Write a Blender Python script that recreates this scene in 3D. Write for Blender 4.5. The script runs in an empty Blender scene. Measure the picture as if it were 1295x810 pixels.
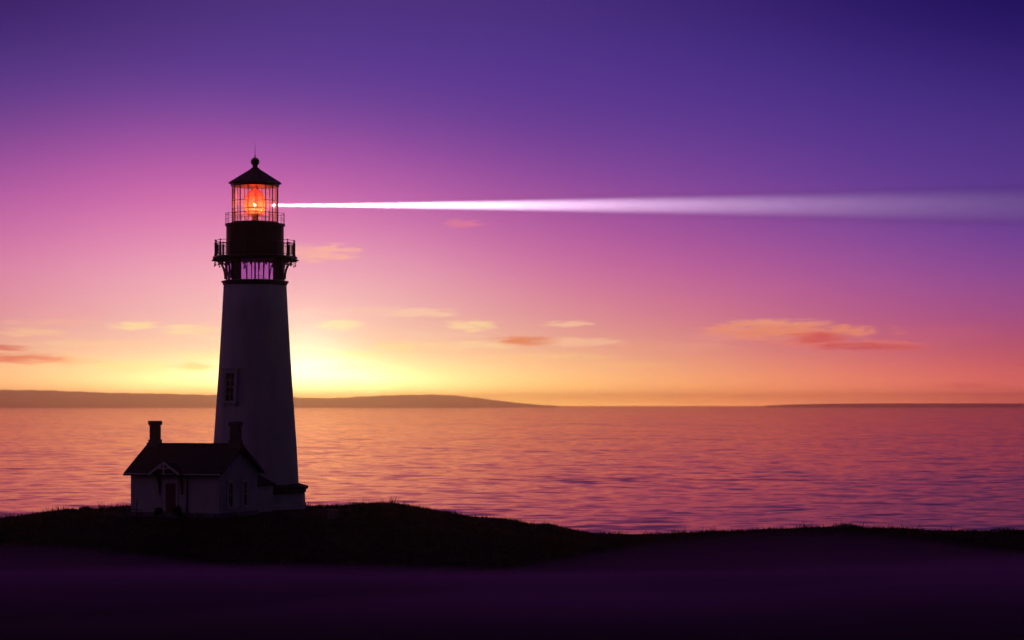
import bpy, bmesh, math, random
import numpy as np
from mathutils import Vector, Matrix, noise as mnoise
random.seed(7); rng = np.random.default_rng(7)
PI = math.pi
S = bpy.context.scene
COL = S.collection

# ------------------------------------------------------------------ camera frame
F = 2921.0          # focal length in photo pixels (1295 wide), about 25 degrees across
CAMZ = 8.2          # eye height above the lighthouse ground
SEA = -22.0
HOR = 512.0
def at(px, py, Y): return Vector(((px - 647.5) / F * Y, Y, CAMZ + (HOR - py) / F * Y))
def zz(py, Y): return CAMZ + (HOR - py) / F * Y

def lin(c):
    return tuple(((x / 255.0) / 12.92 if x / 255.0 <= 0.04045 else ((x / 255.0 + 0.055) / 1.055) ** 2.4) for x in c)

# ------------------------------------------------------------------ objects
def tag(o, label=None, cat=None, group=None, kind=None):
    if label: o['label'] = label
    if cat: o['category'] = cat
    if group: o['group'] = group
    if kind: o['kind'] = kind
    return o
def empty(name, loc, rz=0.0):
    o = bpy.data.objects.new(name, None); COL.objects.link(o)
    o.location = loc; o.rotation_euler = (0, 0, rz); o.empty_display_size = 0.2
    return o
def obj(name, bm, m, parent=None, smooth=False, loc=None, angle=None):
    me = bpy.data.meshes.new(name)
    bmesh.ops.recalc_face_normals(bm, faces=bm.faces[:])
    bm.to_mesh(me); bm.free()
    if m: me.materials.append(m)
    if smooth:
        me.shade_smooth()
        if angle: me.set_sharp_from_angle(angle=math.radians(angle))
    o = bpy.data.objects.new(name, me); COL.objects.link(o)
    if parent: o.parent = parent
    if loc is not None: o.location = loc
    return o
def BM(): return bmesh.new()

def add_box(bm, c, s, rot=None, bevel=0.0):
    r = bmesh.ops.create_cube(bm, size=1.0)
    M = Matrix.Translation(c)
    if rot is not None: M = M @ (rot if isinstance(rot, Matrix) else Matrix.Rotation(rot, 4, 'Z'))
    M = M @ Matrix.Diagonal((s[0], s[1], s[2], 1.0))
    bmesh.ops.transform(bm, matrix=M, verts=r['verts'])
    if bevel:
        es = list({e for v in r['verts'] for e in v.link_edges})
        bmesh.ops.bevel(bm, geom=es, offset=bevel, segments=1, affect='EDGES')
def add_lathe(bm, prof, n=48, c=(0, 0, 0), a0=0.0, cap_top=False, cap_bot=False):
    rings = []
    for (r, z) in prof:
        if r < 1e-5: rings.append([bm.verts.new((c[0], c[1], c[2] + z))])
        else: rings.append([bm.verts.new((c[0] + r * math.cos(a0 + 2 * PI * i / n), c[1] + r * math.sin(a0 + 2 * PI * i / n), c[2] + z)) for i in range(n)])
    for a, b in zip(rings, rings[1:]):
        if len(a) == 1 and len(b) == 1: continue
        for i in range(n):
            j = (i + 1) % n
            if len(a) == 1: bm.faces.new((a[0], b[i], b[j]))
            elif len(b) == 1: bm.faces.new((a[i], a[j], b[0]))
            else: bm.faces.new((a[i], a[j], b[j], b[i]))
    if cap_top and len(rings[-1]) > 1: bm.faces.new(rings[-1])
    if cap_bot and len(rings[0]) > 1: bm.faces.new(rings[0][::-1])
def add_tube(bm, pts, r, n=6, r1=None, caps=True):
    pts = [Vector(p) for p in pts]; rings = []
    for k, p in enumerate(pts):
        d = (pts[min(k + 1, len(pts) - 1)] - pts[max(k - 1, 0)]).normalized()
        up = Vector((0, 0, 1)) if abs(d.z) < 0.9 else Vector((1, 0, 0))
        a = d.cross(up).normalized(); b = d.cross(a)
        rr = r if r1 is None else r + (r1 - r) * k / (len(pts) - 1)
        rings.append([bm.verts.new(p + a * rr * math.cos(2 * PI * i / n) + b * rr * math.sin(2 * PI * i / n)) for i in range(n)])
    for a, b in zip(rings, rings[1:]):
        for i in range(n):
            j = (i + 1) % n; bm.faces.new((a[i], a[j], b[j], b[i]))
    if caps: bm.faces.new(rings[0][::-1]); bm.faces.new(rings[-1])
def add_ring(bm, R, z, r, n=64, m=6):
    vs = [[bm.verts.new(((R + r * math.cos(2 * PI * j / m)) * math.cos(2 * PI * i / n), (R + r * math.cos(2 * PI * j / m)) * math.sin(2 * PI * i / n), z + r * math.sin(2 * PI * j / m))) for j in range(m)] for i in range(n)]
    for i in range(n):
        for j in range(m):
            bm.faces.new((vs[i][j], vs[(i + 1) % n][j], vs[(i + 1) % n][(j + 1) % m], vs[i][(j + 1) % m]))
def add_band(bm, r0, r1, z0, z1, n=64, a0=0.0):      # closed ring of rectangular section
    add_lathe(bm, [(r0, z0), (r1, z0), (r1, z1), (r0, z1), (r0, z0)], n, a0=a0)
    bmesh.ops.remove_doubles(bm, verts=bm.verts[:], dist=1e-5)
def add_poly(bm, pts): return bm.faces.new([bm.verts.new(p) for p in pts])
def add_slab(bm, pts, off):                          # polygon extruded by the vector off
    a = [bm.verts.new(p) for p in pts]; b = [bm.verts.new(Vector(p) + Vector(off)) for p in pts]
    bm.faces.new(a[::-1]); bm.faces.new(b); n = len(a)
    for i in range(n):
        j = (i + 1) % n; bm.faces.new((a[i], a[j], b[j], b[i]))
def add_sphere(bm, c, r, s=(1, 1, 1), sub=2):
    q = bmesh.ops.create_icosphere(bm, subdivisions=sub, radius=r)
    bmesh.ops.transform(bm, matrix=Matrix.Translation(c) @ Matrix.Diagonal((s[0], s[1], s[2], 1)), verts=q['verts'])

# ------------------------------------------------------------------ materials
def mat(name, color, rough=0.6, metal=0.0, spec=0.5, noise=None, bump=None):
    """procedural principled; noise=(scale, dark factor, stretch xyz), bump=(scale, strength, stretch)"""
    m = bpy.data.materials.new(name); m.use_nodes = True
    nt = m.node_tree; b = nt.nodes['Principled BSDF']
    b.inputs['Base Color'].default_value = (*color, 1); b.inputs['Roughness'].default_value = rough
    b.inputs['Metallic'].default_value = metal; b.inputs['Specular IOR Level'].default_value = spec
    tc = nt.nodes.new('ShaderNodeNewGeometry')
    def nz(scale, st, detail=6):
        mp = nt.nodes.new('ShaderNodeMapping'); mp.inputs['Scale'].default_value = st
        nt.links.new(tc.outputs['Position'], mp.inputs['Vector'])
        n = nt.nodes.new('ShaderNodeTexNoise'); n.inputs['Scale'].default_value = scale; n.inputs['Detail'].default_value = detail
        nt.links.new(mp.outputs['Vector'], n.inputs['Vector']); return n
    if noise:
        n = nz(noise[0], noise[2])
        r = nt.nodes.new('ShaderNodeValToRGB'); e = r.color_ramp.elements
        e[0].position = 0.3; e[0].color = (*[c * noise[1] for c in color], 1); e[1].position = 0.65; e[1].color = (*color, 1)
        nt.links.new(n.outputs['Fac'], r.inputs['Fac']); nt.links.new(r.outputs['Color'], b.inputs['Base Color'])
        mr = nt.nodes.new('ShaderNodeMapRange'); mr.inputs['To Min'].default_value = min(1, rough + .12); mr.inputs['To Max'].default_value = max(0.05, rough - .1)
        nt.links.new(n.outputs['Fac'], mr.inputs['Value']); nt.links.new(mr.outputs['Result'], b.inputs['Roughness'])
    if bump:
        n = nz(bump[0], bump[2]); bp = nt.nodes.new('ShaderNodeBump'); bp.inputs['Strength'].default_value = bump[1]; bp.inputs['Distance'].default_value = 0.03
        nt.links.new(n.outputs['Fac'], bp.inputs['Height']); nt.links.new(bp.outputs['Normal'], b.inputs['Normal'])
    return m
ONE = (1, 1, 1)
M_white = mat('weathered_white_paint', (0.74, 0.72, 0.72), 0.7, noise=(1.1, 0.76, (1, 1, 0.22)), bump=(9, 0.25, ONE))
M_stucco = mat('white_stucco', (0.74, 0.71, 0.69), 0.85, noise=(1.3, 0.78, (1, 1, 0.5)), bump=(14, 0.35, ONE))
M_trim = mat('white_trim', (0.78, 0.76, 0.74), 0.5, noise=(3, 0.8, ONE))
M_black = mat('black_painted_iron', (0.06, 0.052, 0.055), 0.32, 0.0, 0.5, noise=(2.5, 0.6, (1, 1, 0.4)), bump=(5, 0.15, ONE))
M_iron = mat('black_rail_iron', (0.02, 0.018, 0.02), 0.45, noise=(6, 0.7, ONE))
M_roof = mat('dark_slate_roof', (0.035, 0.032, 0.036), 0.8, noise=(2.0, 0.55, ONE), bump=(10, 0.6, (1, 1, 3)))
M_brick = mat('chimney_brick', (0.24, 0.19, 0.18), 0.85, noise=(7, 0.5, (1, 1, 3)), bump=(12, 0.6, (1, 1, 3)))
M_door = mat('dark_red_door', (0.20, 0.07, 0.07), 0.5, noise=(5, 0.7, (1, 1, 0.2)))
M_brass = mat('old_brass', (0.40, 0.20, 0.08), 0.35, 0.9, noise=(8, 0.7, ONE))
M_stone = mat('step_stone', (0.26, 0.25, 0.25), 0.9, noise=(4, 0.7, ONE), bump=(10, 0.5, ONE))
M_leaf = mat('dark_leaves', (0.035, 0.055, 0.02), 0.7, noise=(3, 0.5, ONE))
M_bark = mat('bark', (0.08, 0.06, 0.045), 0.9)
M_grass = mat('dry_coastal_grass', (0.10, 0.085, 0.03), 0.8, noise=(0.25, 0.45, ONE))

def mat_ground():
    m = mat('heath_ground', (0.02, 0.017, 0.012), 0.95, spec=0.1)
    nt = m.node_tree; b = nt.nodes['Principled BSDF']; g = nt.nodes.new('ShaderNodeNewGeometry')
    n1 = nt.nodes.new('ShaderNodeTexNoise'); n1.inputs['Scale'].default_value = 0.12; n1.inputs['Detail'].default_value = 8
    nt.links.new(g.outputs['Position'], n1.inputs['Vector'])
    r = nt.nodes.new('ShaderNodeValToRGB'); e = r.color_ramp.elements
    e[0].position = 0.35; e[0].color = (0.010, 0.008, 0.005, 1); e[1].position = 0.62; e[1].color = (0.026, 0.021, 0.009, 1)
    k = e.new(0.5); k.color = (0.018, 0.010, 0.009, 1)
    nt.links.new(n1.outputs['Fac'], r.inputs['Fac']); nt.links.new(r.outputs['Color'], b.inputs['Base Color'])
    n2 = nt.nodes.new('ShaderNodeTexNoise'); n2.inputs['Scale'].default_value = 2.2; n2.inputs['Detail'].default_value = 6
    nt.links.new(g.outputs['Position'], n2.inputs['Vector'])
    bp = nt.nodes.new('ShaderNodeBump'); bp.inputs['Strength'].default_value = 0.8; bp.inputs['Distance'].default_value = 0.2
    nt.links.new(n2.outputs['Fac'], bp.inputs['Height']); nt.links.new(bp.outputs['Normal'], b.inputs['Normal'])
    return m
M_ground = mat_ground()
M_hill = mat('far_hill', (0.09, 0.055, 0.04), 0.95, noise=(0.001, 0.6, ONE))

def mat_glass(name, tint, haze=0.10, gloss=0.08, film=(.8, .8, .8)):
    m = bpy.data.materials.new(name); m.use_nodes = True; nt = m.node_tree
    for n in list(nt.nodes): nt.nodes.remove(n)
    o = nt.nodes.new('ShaderNodeOutputMaterial'); t = nt.nodes.new('ShaderNodeBsdfTransparent'); t.inputs['Color'].default_value = (*tint, 1)
    tr = nt.nodes.new('ShaderNodeBsdfTranslucent'); tr.inputs['Color'].default_value = (*film, 1)
    g = nt.nodes.new('ShaderNodeBsdfGlossy'); g.inputs['Roughness'].default_value = 0.05
    m1 = nt.nodes.new('ShaderNodeMixShader'); m1.inputs[0].default_value = haze
    nz = nt.nodes.new('ShaderNodeTexNoise'); nz.inputs['Scale'].default_value = 1.7; nz.inputs['Detail'].default_value = 3
    gg = nt.nodes.new('ShaderNodeNewGeometry'); nt.links.new(gg.outputs['Position'], nz.inputs['Vector'])
    mu = nt.nodes.new('ShaderNodeMath'); mu.operation = 'MULTIPLY'; mu.inputs[1].default_value = haze * 2
    nt.links.new(nz.outputs['Fac'], mu.inputs[0]); nt.links.new(mu.outputs[0], m1.inputs[0])
    m2 = nt.nodes.new('ShaderNodeMixShader'); m2.inputs[0].default_value = gloss
    nt.links.new(t.outputs[0], m1.inputs[1]); nt.links.new(tr.outputs[0], m1.inputs[2])
    nt.links.new(m1.outputs[0], m2.inputs[1]); nt.links.new(g.outputs[0], m2.inputs[2]); nt.links.new(m2.outputs[0], o.inputs[0])
    return m
M_pane = mat_glass('lantern_glass', (0.93, 0.93, 0.95), 0.13, 0.06, (.95, .86, .82))
M_lilac = mat_glass('watch_room_glass', (0.90, 0.74, 1.0), 0.10, 0.03, (1.0, .80, 1.0))
M_dark = mat('dark_window_glass', (0.012, 0.011, 0.014), 0.35, spec=0.15, noise=(2, .6, ONE))

def mat_lens():
    m = bpy.data.materials.new('lens_prisms'); m.use_nodes = True; nt = m.node_tree
    for n in list(nt.nodes): nt.nodes.remove(n)
    o = nt.nodes.new('ShaderNodeOutputMaterial')
    tr = nt.nodes.new('ShaderNodeBsdfTranslucent'); tr.inputs['Color'].default_value = (.9, .10, .03, 1)
    t = nt.nodes.new('ShaderNodeBsdfTransparent'); t.inputs['Color'].default_value = (1.0, .6, .5, 1)
    g = nt.nodes.new('ShaderNodeBsdfGlossy'); g.inputs['Roughness'].default_value = 0.12; g.inputs['Color'].default_value = (1, .8, .7, 1)
    m1 = nt.nodes.new('ShaderNodeMixShader'); m1.inputs[0].default_value = 0.45
    m2 = nt.nodes.new('ShaderNodeMixShader'); m2.inputs[0].default_value = 0.15
    nz = nt.nodes.new('ShaderNodeTexNoise'); nz.inputs['Scale'].default_value = 3.0
    gg = nt.nodes.new('ShaderNodeNewGeometry'); nt.links.new(gg.outputs['Position'], nz.inputs['Vector']); nt.links.new(nz.outputs['Fac'], m1.inputs[0])
    nt.links.new(tr.outputs[0], m1.inputs[1]); nt.links.new(t.outputs[0], m1.inputs[2])
    nt.links.new(m1.outputs[0], m2.inputs[1]); nt.links.new(g.outputs[0], m2.inputs[2]); nt.links.new(m2.outputs[0], o.inputs[0])
    return m
M_lens = mat_lens()
def mat_emit(name, c, s):
    m = bpy.data.materials.new(name); m.use_nodes = True; nt = m.node_tree
    for n in list(nt.nodes): nt.nodes.remove(n)
    o = nt.nodes.new('ShaderNodeOutputMaterial'); e = nt.nodes.new('ShaderNodeEmission')
    e.inputs['Color'].default_value = (*c, 1); e.inputs['Strength'].default_value = s
    nt.links.new(e.outputs[0], o.inputs[0]); return m
M_bulb = mat_emit('lit_lamp', (1.0, 0.55, 0.25), 14.0)
def mat_vol(name, color, dens, aniso=0.0):
    m = bpy.data.materials.new(name); m.use_nodes = True; nt = m.node_tree
    for n in list(nt.nodes): nt.nodes.remove(n)
    o = nt.nodes.new('ShaderNodeOutputMaterial'); v = nt.nodes.new('ShaderNodeVolumePrincipled')
    v.inputs['Color'].default_value = (*color, 1); v.inputs['Density'].default_value = dens; v.inputs['Anisotropy'].default_value = aniso
    nt.links.new(v.outputs[0], o.inputs['Volume']); return m

def mat_sea():
    m = bpy.data.materials.new('sea_water'); m.use_nodes = True; nt = m.node_tree; b = nt.nodes['Principled BSDF']
    b.inputs['Base Color'].default_value = (0.012, 0.010, 0.018, 1); b.inputs['Roughness'].default_value = 0.12
    b.inputs['IOR'].default_value = 1.333; b.inputs['Specular IOR Level'].default_value = 0.9
    N = nt.nodes; L = nt.links
    g = N.new('ShaderNodeNewGeometry')
    acc = None
    def vm(op, a, bb):
        n = N.new('ShaderNodeVectorMath'); n.operation = op
        for i, x in enumerate((a, bb)):
            if x is None: continue
            if isinstance(x, tuple): n.inputs[i].default_value = x
            else: L.new(x, n.inputs[i])
        return n.outputs[0]
    # (wavelength across, wavelength along the view, slope x, slope y, rotation)
    for (lx, ly, sx, sy, rot, det) in SEA_WAVES:
        mp = N.new('ShaderNodeMapping'); mp.vector_type = 'TEXTURE'
        mp.inputs['Rotation'].default_value = (0, 0, math.radians(rot)); mp.inputs['Scale'].default_value = (lx, ly, 50)
        L.new(g.outputs['Position'], mp.inputs['Vector'])
        t = N.new('ShaderNodeTexNoise'); t.inputs['Scale'].default_value = 1.0; t.inputs['Detail'].default_value = det; t.inputs['Roughness'].default_value = 0.55
        L.new(mp.outputs[0], t.inputs['Vector'])
        v = vm('SUBTRACT', t.outputs['Color'], (0.5, 0.5, 0.5)); v = vm('MULTIPLY', v, (sx, sy, 0.0))
        acc = v if acc is None else vm('ADD', acc, v)
    # swell runs in towards the shore: its steep faces look shorewards (-y)
    sp_ = N.new('ShaderNodeSeparateXYZ'); L.new(acc, sp_.inputs[0])
    ab = N.new('ShaderNodeMath'); ab.operation = 'ABSOLUTE'; L.new(sp_.outputs[1], ab.inputs[0])
    ng = N.new('ShaderNodeMath'); ng.operation = 'MULTIPLY'; L.new(ab.outputs[0], ng.inputs[0]); ng.inputs[1].default_value = -1.0
    cb = N.new('ShaderNodeCombineXYZ'); L.new(sp_.outputs[0], cb.inputs[0]); L.new(ng.outputs[0], cb.inputs[1])
    nn = vm('ADD', cb.outputs[0], (0, 0, 1))
    nr = N.new('ShaderNodeVectorMath'); nr.operation = 'NORMALIZE'; L.new(nn, nr.inputs[0])
    L.new(nr.outputs[0], b.inputs['Normal'])
    b.inputs['Specular IOR Level'].default_value = 0.0
    gl = N.new('ShaderNodeBsdfGlossy'); gl.inputs['Roughness'].default_value = 0.08; gl.inputs['Color'].default_value = (1.0, 0.64, 0.39, 1); L.new(nr.outputs[0], gl.inputs['Normal'])  # orange tint painted into the reflections, imitating light from the low sunset sky
    fr = N.new('ShaderNodeFresnel'); fr.inputs['IOR'].default_value = 1.7; L.new(nr.outputs[0], fr.inputs['Normal'])
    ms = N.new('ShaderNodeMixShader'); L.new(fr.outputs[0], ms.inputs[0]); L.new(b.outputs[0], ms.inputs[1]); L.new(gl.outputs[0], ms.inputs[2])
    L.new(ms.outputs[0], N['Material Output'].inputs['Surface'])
    return m
SEA_WAVES = [(13, 11, .10, .15, 10, 2), (32, 30, .08, .11, -12, 1), (130, 170, .05, .09, 6, 1), (6, 4, .08, .06, 15, 2), (700, 900, .02, .05, 0, 1)]

# ------------------------------------------------------------------ setting
def quad_obj(name, R, z, m):
    bm = BM(); add_poly(bm, [(-R, -R, z), (R, -R, z), (R, R, z), (-R, R, z)]); return obj(name, bm, m)
FAR = 48000.0
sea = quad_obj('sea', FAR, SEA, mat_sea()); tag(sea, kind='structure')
bm = BM(); add_box(bm, (0, 0, (SEA - 1 + 205) / 2), (2 * FAR + 400, 2 * FAR + 400, 205 - (SEA - 1)))
HAZE_D = 6.0e-5
haze = obj('haze', bm, mat_vol('sea_air', (1.0, 0.82, 0.48), HAZE_D, 0.95))
tag(haze, 'thin warm evening haze lying over the sea and far hills', 'haze', kind='stuff')

SIL = [(-300, 668), (-120, 664), (0, 657), (30, 652.5), (60, 648), (85, 645.5), (118, 645.5), (165, 640), (230, 640), (300, 641), (387, 641), (440, 640.5),
       (475, 637.5), (500, 638.5), (530, 643), (570, 650), (600, 655), (640, 657.5), (668, 663), (700, 666), (725, 671.5), (750, 676), (800, 677), (850, 676), (900, 674),
       (960, 671), (1000, 670), (1050, 668), (1070, 666), (1095, 669), (1140, 669.5), (1180, 672), (1250, 673.5), (1262, 671.5), (1280, 672.5), (1295, 672), (1450, 676), (1700, 690)]
sx_, sy_ = np.array([p[0] for p in SIL], float), np.array([p[1] for p in SIL], float)
def ss(a, b, x):
    t = np.clip((x - a) / (b - a), 0, 1); return t * t * (3 - 2 * t)
YC = 194.0
def fbm(x, y, s=1.0):
    v = 0
    for k, (fx, fy, ph) in enumerate([(.071, .053, 0.3), (.113, -.097, 1.7), (.19, .23, 4.1), (-.37, .31, 2.2), (.61, .55, 5.1), (.97, -1.13, 0.9), (1.7, 1.3, 3.3)]):
        v = v + np.sin(x * fx * s * 2.1 + ph + 1.3 * np.sin(y * fy * s * 1.7 + ph * 2)) * np.cos(y * fy * s * 2.3 - ph) * 0.62 ** k
    return v
def terrain(x, y):
    x = np.asarray(x, float); y = np.asarray(y, float)
    px = x / YC * F + 647.5
    zc = CAMZ + (HOR - np.interp(px, sx_, sy_)) / F * YC            # height of the brow
    flat = np.exp(-(((x + 22) / 13) ** 2 + ((y - 180) / 17) ** 2) ** 2)      # level yard round the buildings
    plate = zc - 0.7 * ss(188, 150, y) - 0.9 * ss(150, 100, y) + 0.09 * fbm(x, y, 1.6) * (1 - .8 * flat)
    plate = plate * (1 - flat) + flat * (-0.22)
    plate = np.where(y > 186, plate * (1 - ss(186, YC, y)) + ss(186, YC, y) * (zc + 0.03 * fbm(x, y, 3)), plate)
    # near slope on which the camera stands
    near = 7.02 - 0.040 * y + 0.05 * fbm(x * .5, y * .5, 1.2) * ss(6, 20, y)
    near = near + 0.13 * np.exp(-((x - 8) / 5) ** 2 - ((y - 32) / 8) ** 2) + 0.12 * np.exp(-((x + 11) / 5) ** 2 - ((y - 30) / 7) ** 2)
    w = ss(33, 78, y)
    z = near * (1 - w) + plate * w
    cl = ss(YC + 1.0, YC + 34, y)
    z = z * (1 - cl) + (SEA - 6) * cl
    cl2 = ss(-40, -90, y); z = z * (1 - cl2) + (SEA - 6) * cl2
    for sgn in (-1, 1):
        e = ss(105, 165, sgn * x + 4 * np.sin(y * .09)); z = z * (1 - e) + (SEA - 6) * e
    return z
def grid_obj(name, xs, ys, hf, m, smooth=True):
    X, Y = np.meshgrid(xs, ys); Z = hf(X, Y)
    V = np.stack([X.ravel(), Y.ravel(), Z.ravel()], 1); nx, ny = len(xs), len(ys)
    i = np.arange(nx - 1)[None, :] + nx * np.arange(ny - 1)[:, None]; i = i.ravel()
    Fc = np.stack([i, i + 1, i + nx + 1, i + nx], 1)
    me = bpy.data.meshes.new(name); me.vertices.add(len(V)); me.vertices.foreach_set('co', V.ravel())
    me.loops.add(Fc.size); me.loops.foreach_set('vertex_index', Fc.ravel().astype(np.int32))
    me.polygons.add(len(Fc)); me.polygons.foreach_set('loop_start', (np.arange(len(Fc)) * 4).astype(np.int32))
    me.polygons.foreach_set('loop_total', np.full(len(Fc), 4, np.int32)); me.update(); me.validate()
    if smooth: me.shade_smooth()
    me.materials.append(m); o = bpy.data.objects.new(name, me); COL.objects.link(o); return o
xs = np.concatenate([np.arange(-175, -60, 3.0), np.arange(-60, 60, 0.45), np.arange(60, 178, 3.0)])
ys = np.concatenate([np.arange(-95, 0, 4.0), np.arange(0, 60, 0.6), np.arange(60, 140, 1.5), np.arange(140, 200, 0.5), np.arange(200, 236, 3.0)])
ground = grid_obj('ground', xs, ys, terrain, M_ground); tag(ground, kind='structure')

# far shores
def hills(name, prof, Y, depth, m):
    px = np.array([p[0] for p in prof], float); py = np.array([p[1] for p in prof], float)
    X = np.linspace(px[0], px[-1], 260); P = np.interp(X, px, py)
    k = np.ones(9) / 9; P = np.convolve(np.pad(P, 4, mode='edge'), k, 'valid')
    H = (HOR - P) / F * Y + CAMZ - SEA
    H = np.maximum(H, 0) * (1 + 0.02 * np.sin(X * .21) + .015 * np.sin(X * .47 + 1))
    Xw = (X - 647.5) / F * Y
    T = np.linspace(-1, 1, 13)
    V = []; nt = len(T)
    for t in T:
        for a in range(len(X)):
            h = H[a] * max(0.0, (1 - abs(t) ** 1.6)) * (1 if t == 0 else (1 + .08 * math.sin(X[a] * .13 + t * 5))) 
            V.append((Xw[a], Y + t * depth / 2, SEA - 3 + h + (3 if t == 0 else 0)))
    n = len(X); Fc = [(j * n + i, j * n + i + 1, (j + 1) * n + i + 1, (j + 1) * n + i) for j in range(nt - 1) for i in range(n - 1)]
    me = bpy.data.meshes.new(name); me.from_pydata(V, [], Fc); me.materials.append(m); me.shade_smooth()
    o = bpy.data.objects.new(name, me); COL.objects.link(o); tag(o, kind='structure'); return o
hills('hills', [(-700, 500), (-400, 492.5), (-150, 493), (0, 493.5), (60, 494), (130, 497), (200, 498), (280, 500), (380, 503), (420, 504), (480, 500.5), (540, 499),
                (580, 500), (610, 504.5), (640, 508), (672, 511.3), (705, 513.6)], 27000, 5200, M_hill)
hills('hills', [(975, 513.4), (988, 511.8), (1060, 510.6), (1150, 510.2), (1300, 510.4), (1500, 509), (1900, 505), (2200, 513.5)], 25000, 3000, M_hill)

# grass
def grass(n):
    x = rng.uniform(-52, 52, n * 3); y = 128 + 68 * rng.random(n * 3) ** 0.8
    keep = (np.abs(x) < y * 0.26)
    # bare round the buildings
    keep &= ~(((x + 23) / 9.5) ** 2 + ((y - 181) / 9) ** 2 < 1)
    d = np.sin(x * .5 + 2 * np.sin(y * .21)) * np.sin(y * .43 + np.sin(x * .33)) + rng.normal(0, .6, len(x)); keep &= d > -0.4
    x, y = x[keep][:n], y[keep][:n]; n = len(x); z = terrain(x, y) - 0.03
    clump = 0.5 + 0.5 * np.sin(x * 1.9 + np.sin(y * 1.3) * 2) * np.sin(y * 1.1 + x * .4)
    h = (0.08 + 0.17 * rng.random(n) ** 2) * (0.5 + clump); h = h * (1 + 1.3 * ((np.sin(x * 2.7 + np.sin(y * 1.9) * 3) * np.sin(x * .9 + y * .7)) > .72)); h = np.where(y > 187, h * 1.15, h)
    w = 0.022 + 0.03 * rng.random(n); a = rng.uniform(0, PI, n); lean = rng.normal(0, .35, (n, 2)) * h[:, None]
    dx, dy = np.cos(a) * w, np.sin(a) * w
    V = np.empty((n, 3, 3)); V[:, 0] = np.stack([x - dx, y - dy, z], 1); V[:, 1] = np.stack([x + dx, y + dy, z], 1)
    V[:, 2] = np.stack([x + lean[:, 0], y + lean[:, 1], z + h], 1)
    me = bpy.data.meshes.new('grass'); me.vertices.add(3 * n); me.vertices.foreach_set('co', V.ravel())
    me.loops.add(3 * n); me.loops.foreach_set('vertex_index', np.arange(3 * n, dtype=np.int32))
    me.polygons.add(n); me.polygons.foreach_set('loop_start', (np.arange(n) * 3).astype(np.int32)); me.polygons.foreach_set('loop_total', np.full(n, 3, np.int32))
    me.update(); me.materials.append(M_grass); o = bpy.data.objects.new('grass', me); COL.objects.link(o)
    tag(o, 'dark rough coastal grass covering the headland round the lighthouse', 'grass', kind='stuff')
grass(150000)

# ------------------------------------------------------------------ lighthouse
TY = 188.0; TP = F / TY                      # pixels per metre there
def R(p): return p / TP
def Z(py): return zz(py, TY)
TX = (322.6 - 647.5) / F * TY
LH = empty('lighthouse', (TX, TY, 0))
tag(LH, 'tall white tapering lighthouse with black gallery and glowing red lamp room', 'lighthouse')
prof = [(3.72, -0.6), (R(56.5), Z(628)), (R(55), Z(611)), (R(52.4), Z(565)), (R(48.6), Z(510)), (R(43.9), Z(440)), (R(41.2), Z(392)), (R(39.6), Z(361))]
bm = BM(); add_lathe(bm, prof, 96, cap_top=True); tower = obj('tower', bm, M_white, LH, True)
bm = BM(); add_lathe(bm, [(R(39.4), Z(361.6)), (R(40.6), Z(360.4)), (R(40.8), Z(359)), (R(42.3), Z(357.6)), (R(42.3), Z(356)), (R(37), Z(355))], 96, cap_top=True, cap_bot=True)
obj('cornice', bm, M_black, LH, True, angle=35)

# watch room: posts, glass between them, a spiral stair column inside
zb, zt = Z(355), Z(330)
NW = 16
for k in range(NW):
    a = 2 * PI * k / NW - PI / 2
    bm = BM(); rr = R(36.5)
    add_box(bm, (rr * math.cos(a), rr * math.sin(a), (zb + zt) / 2), (0.06, 0.05, zt - zb), rot=a)
    obj('watch_room_post', bm, M_black, LH)
for k in range(NW):
    a0 = 2 * PI * k / NW - PI / 2; a1 = a0 + 2 * PI / NW; rr = R(36.0)
    g = 0.012
    p0 = (rr * math.cos(a0 + g), rr * math.sin(a0 + g)); p1 = (rr * math.cos(a1 - g), rr * math.sin(a1 - g))
    mid = math.degrees((a0 + a1) / 2) % 360
    solid = (k in (2, 3, 14, 12))                        # some bays are closed panels
    bm = BM()
    d = Vector((math.cos((a0 + a1) / 2), math.sin((a0 + a1) / 2), 0)) * 0.02
    add_slab(bm, [(p0[0], p0[1], zb), (p1[0], p1[1], zb), (p1[0], p1[1], zt), (p0[0], p0[1], zt)], d)
    obj('watch_room_panel' if solid else 'watch_room_pane', bm, M_black if solid else M_lilac, LH)
bm = BM(); add_lathe(bm, [(0.07, zb), (0.07, zt)], 16); 
for i in range(2):
    a = i * 0.55 + 0.3; add_box(bm, (0.55 * math.cos(a), 0.55 * math.sin(a), zb + 0.2 + i * 0.2), (0.7, 0.16, 0.03), rot=a)
obj('stair', bm, M_iron, LH)

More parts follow.
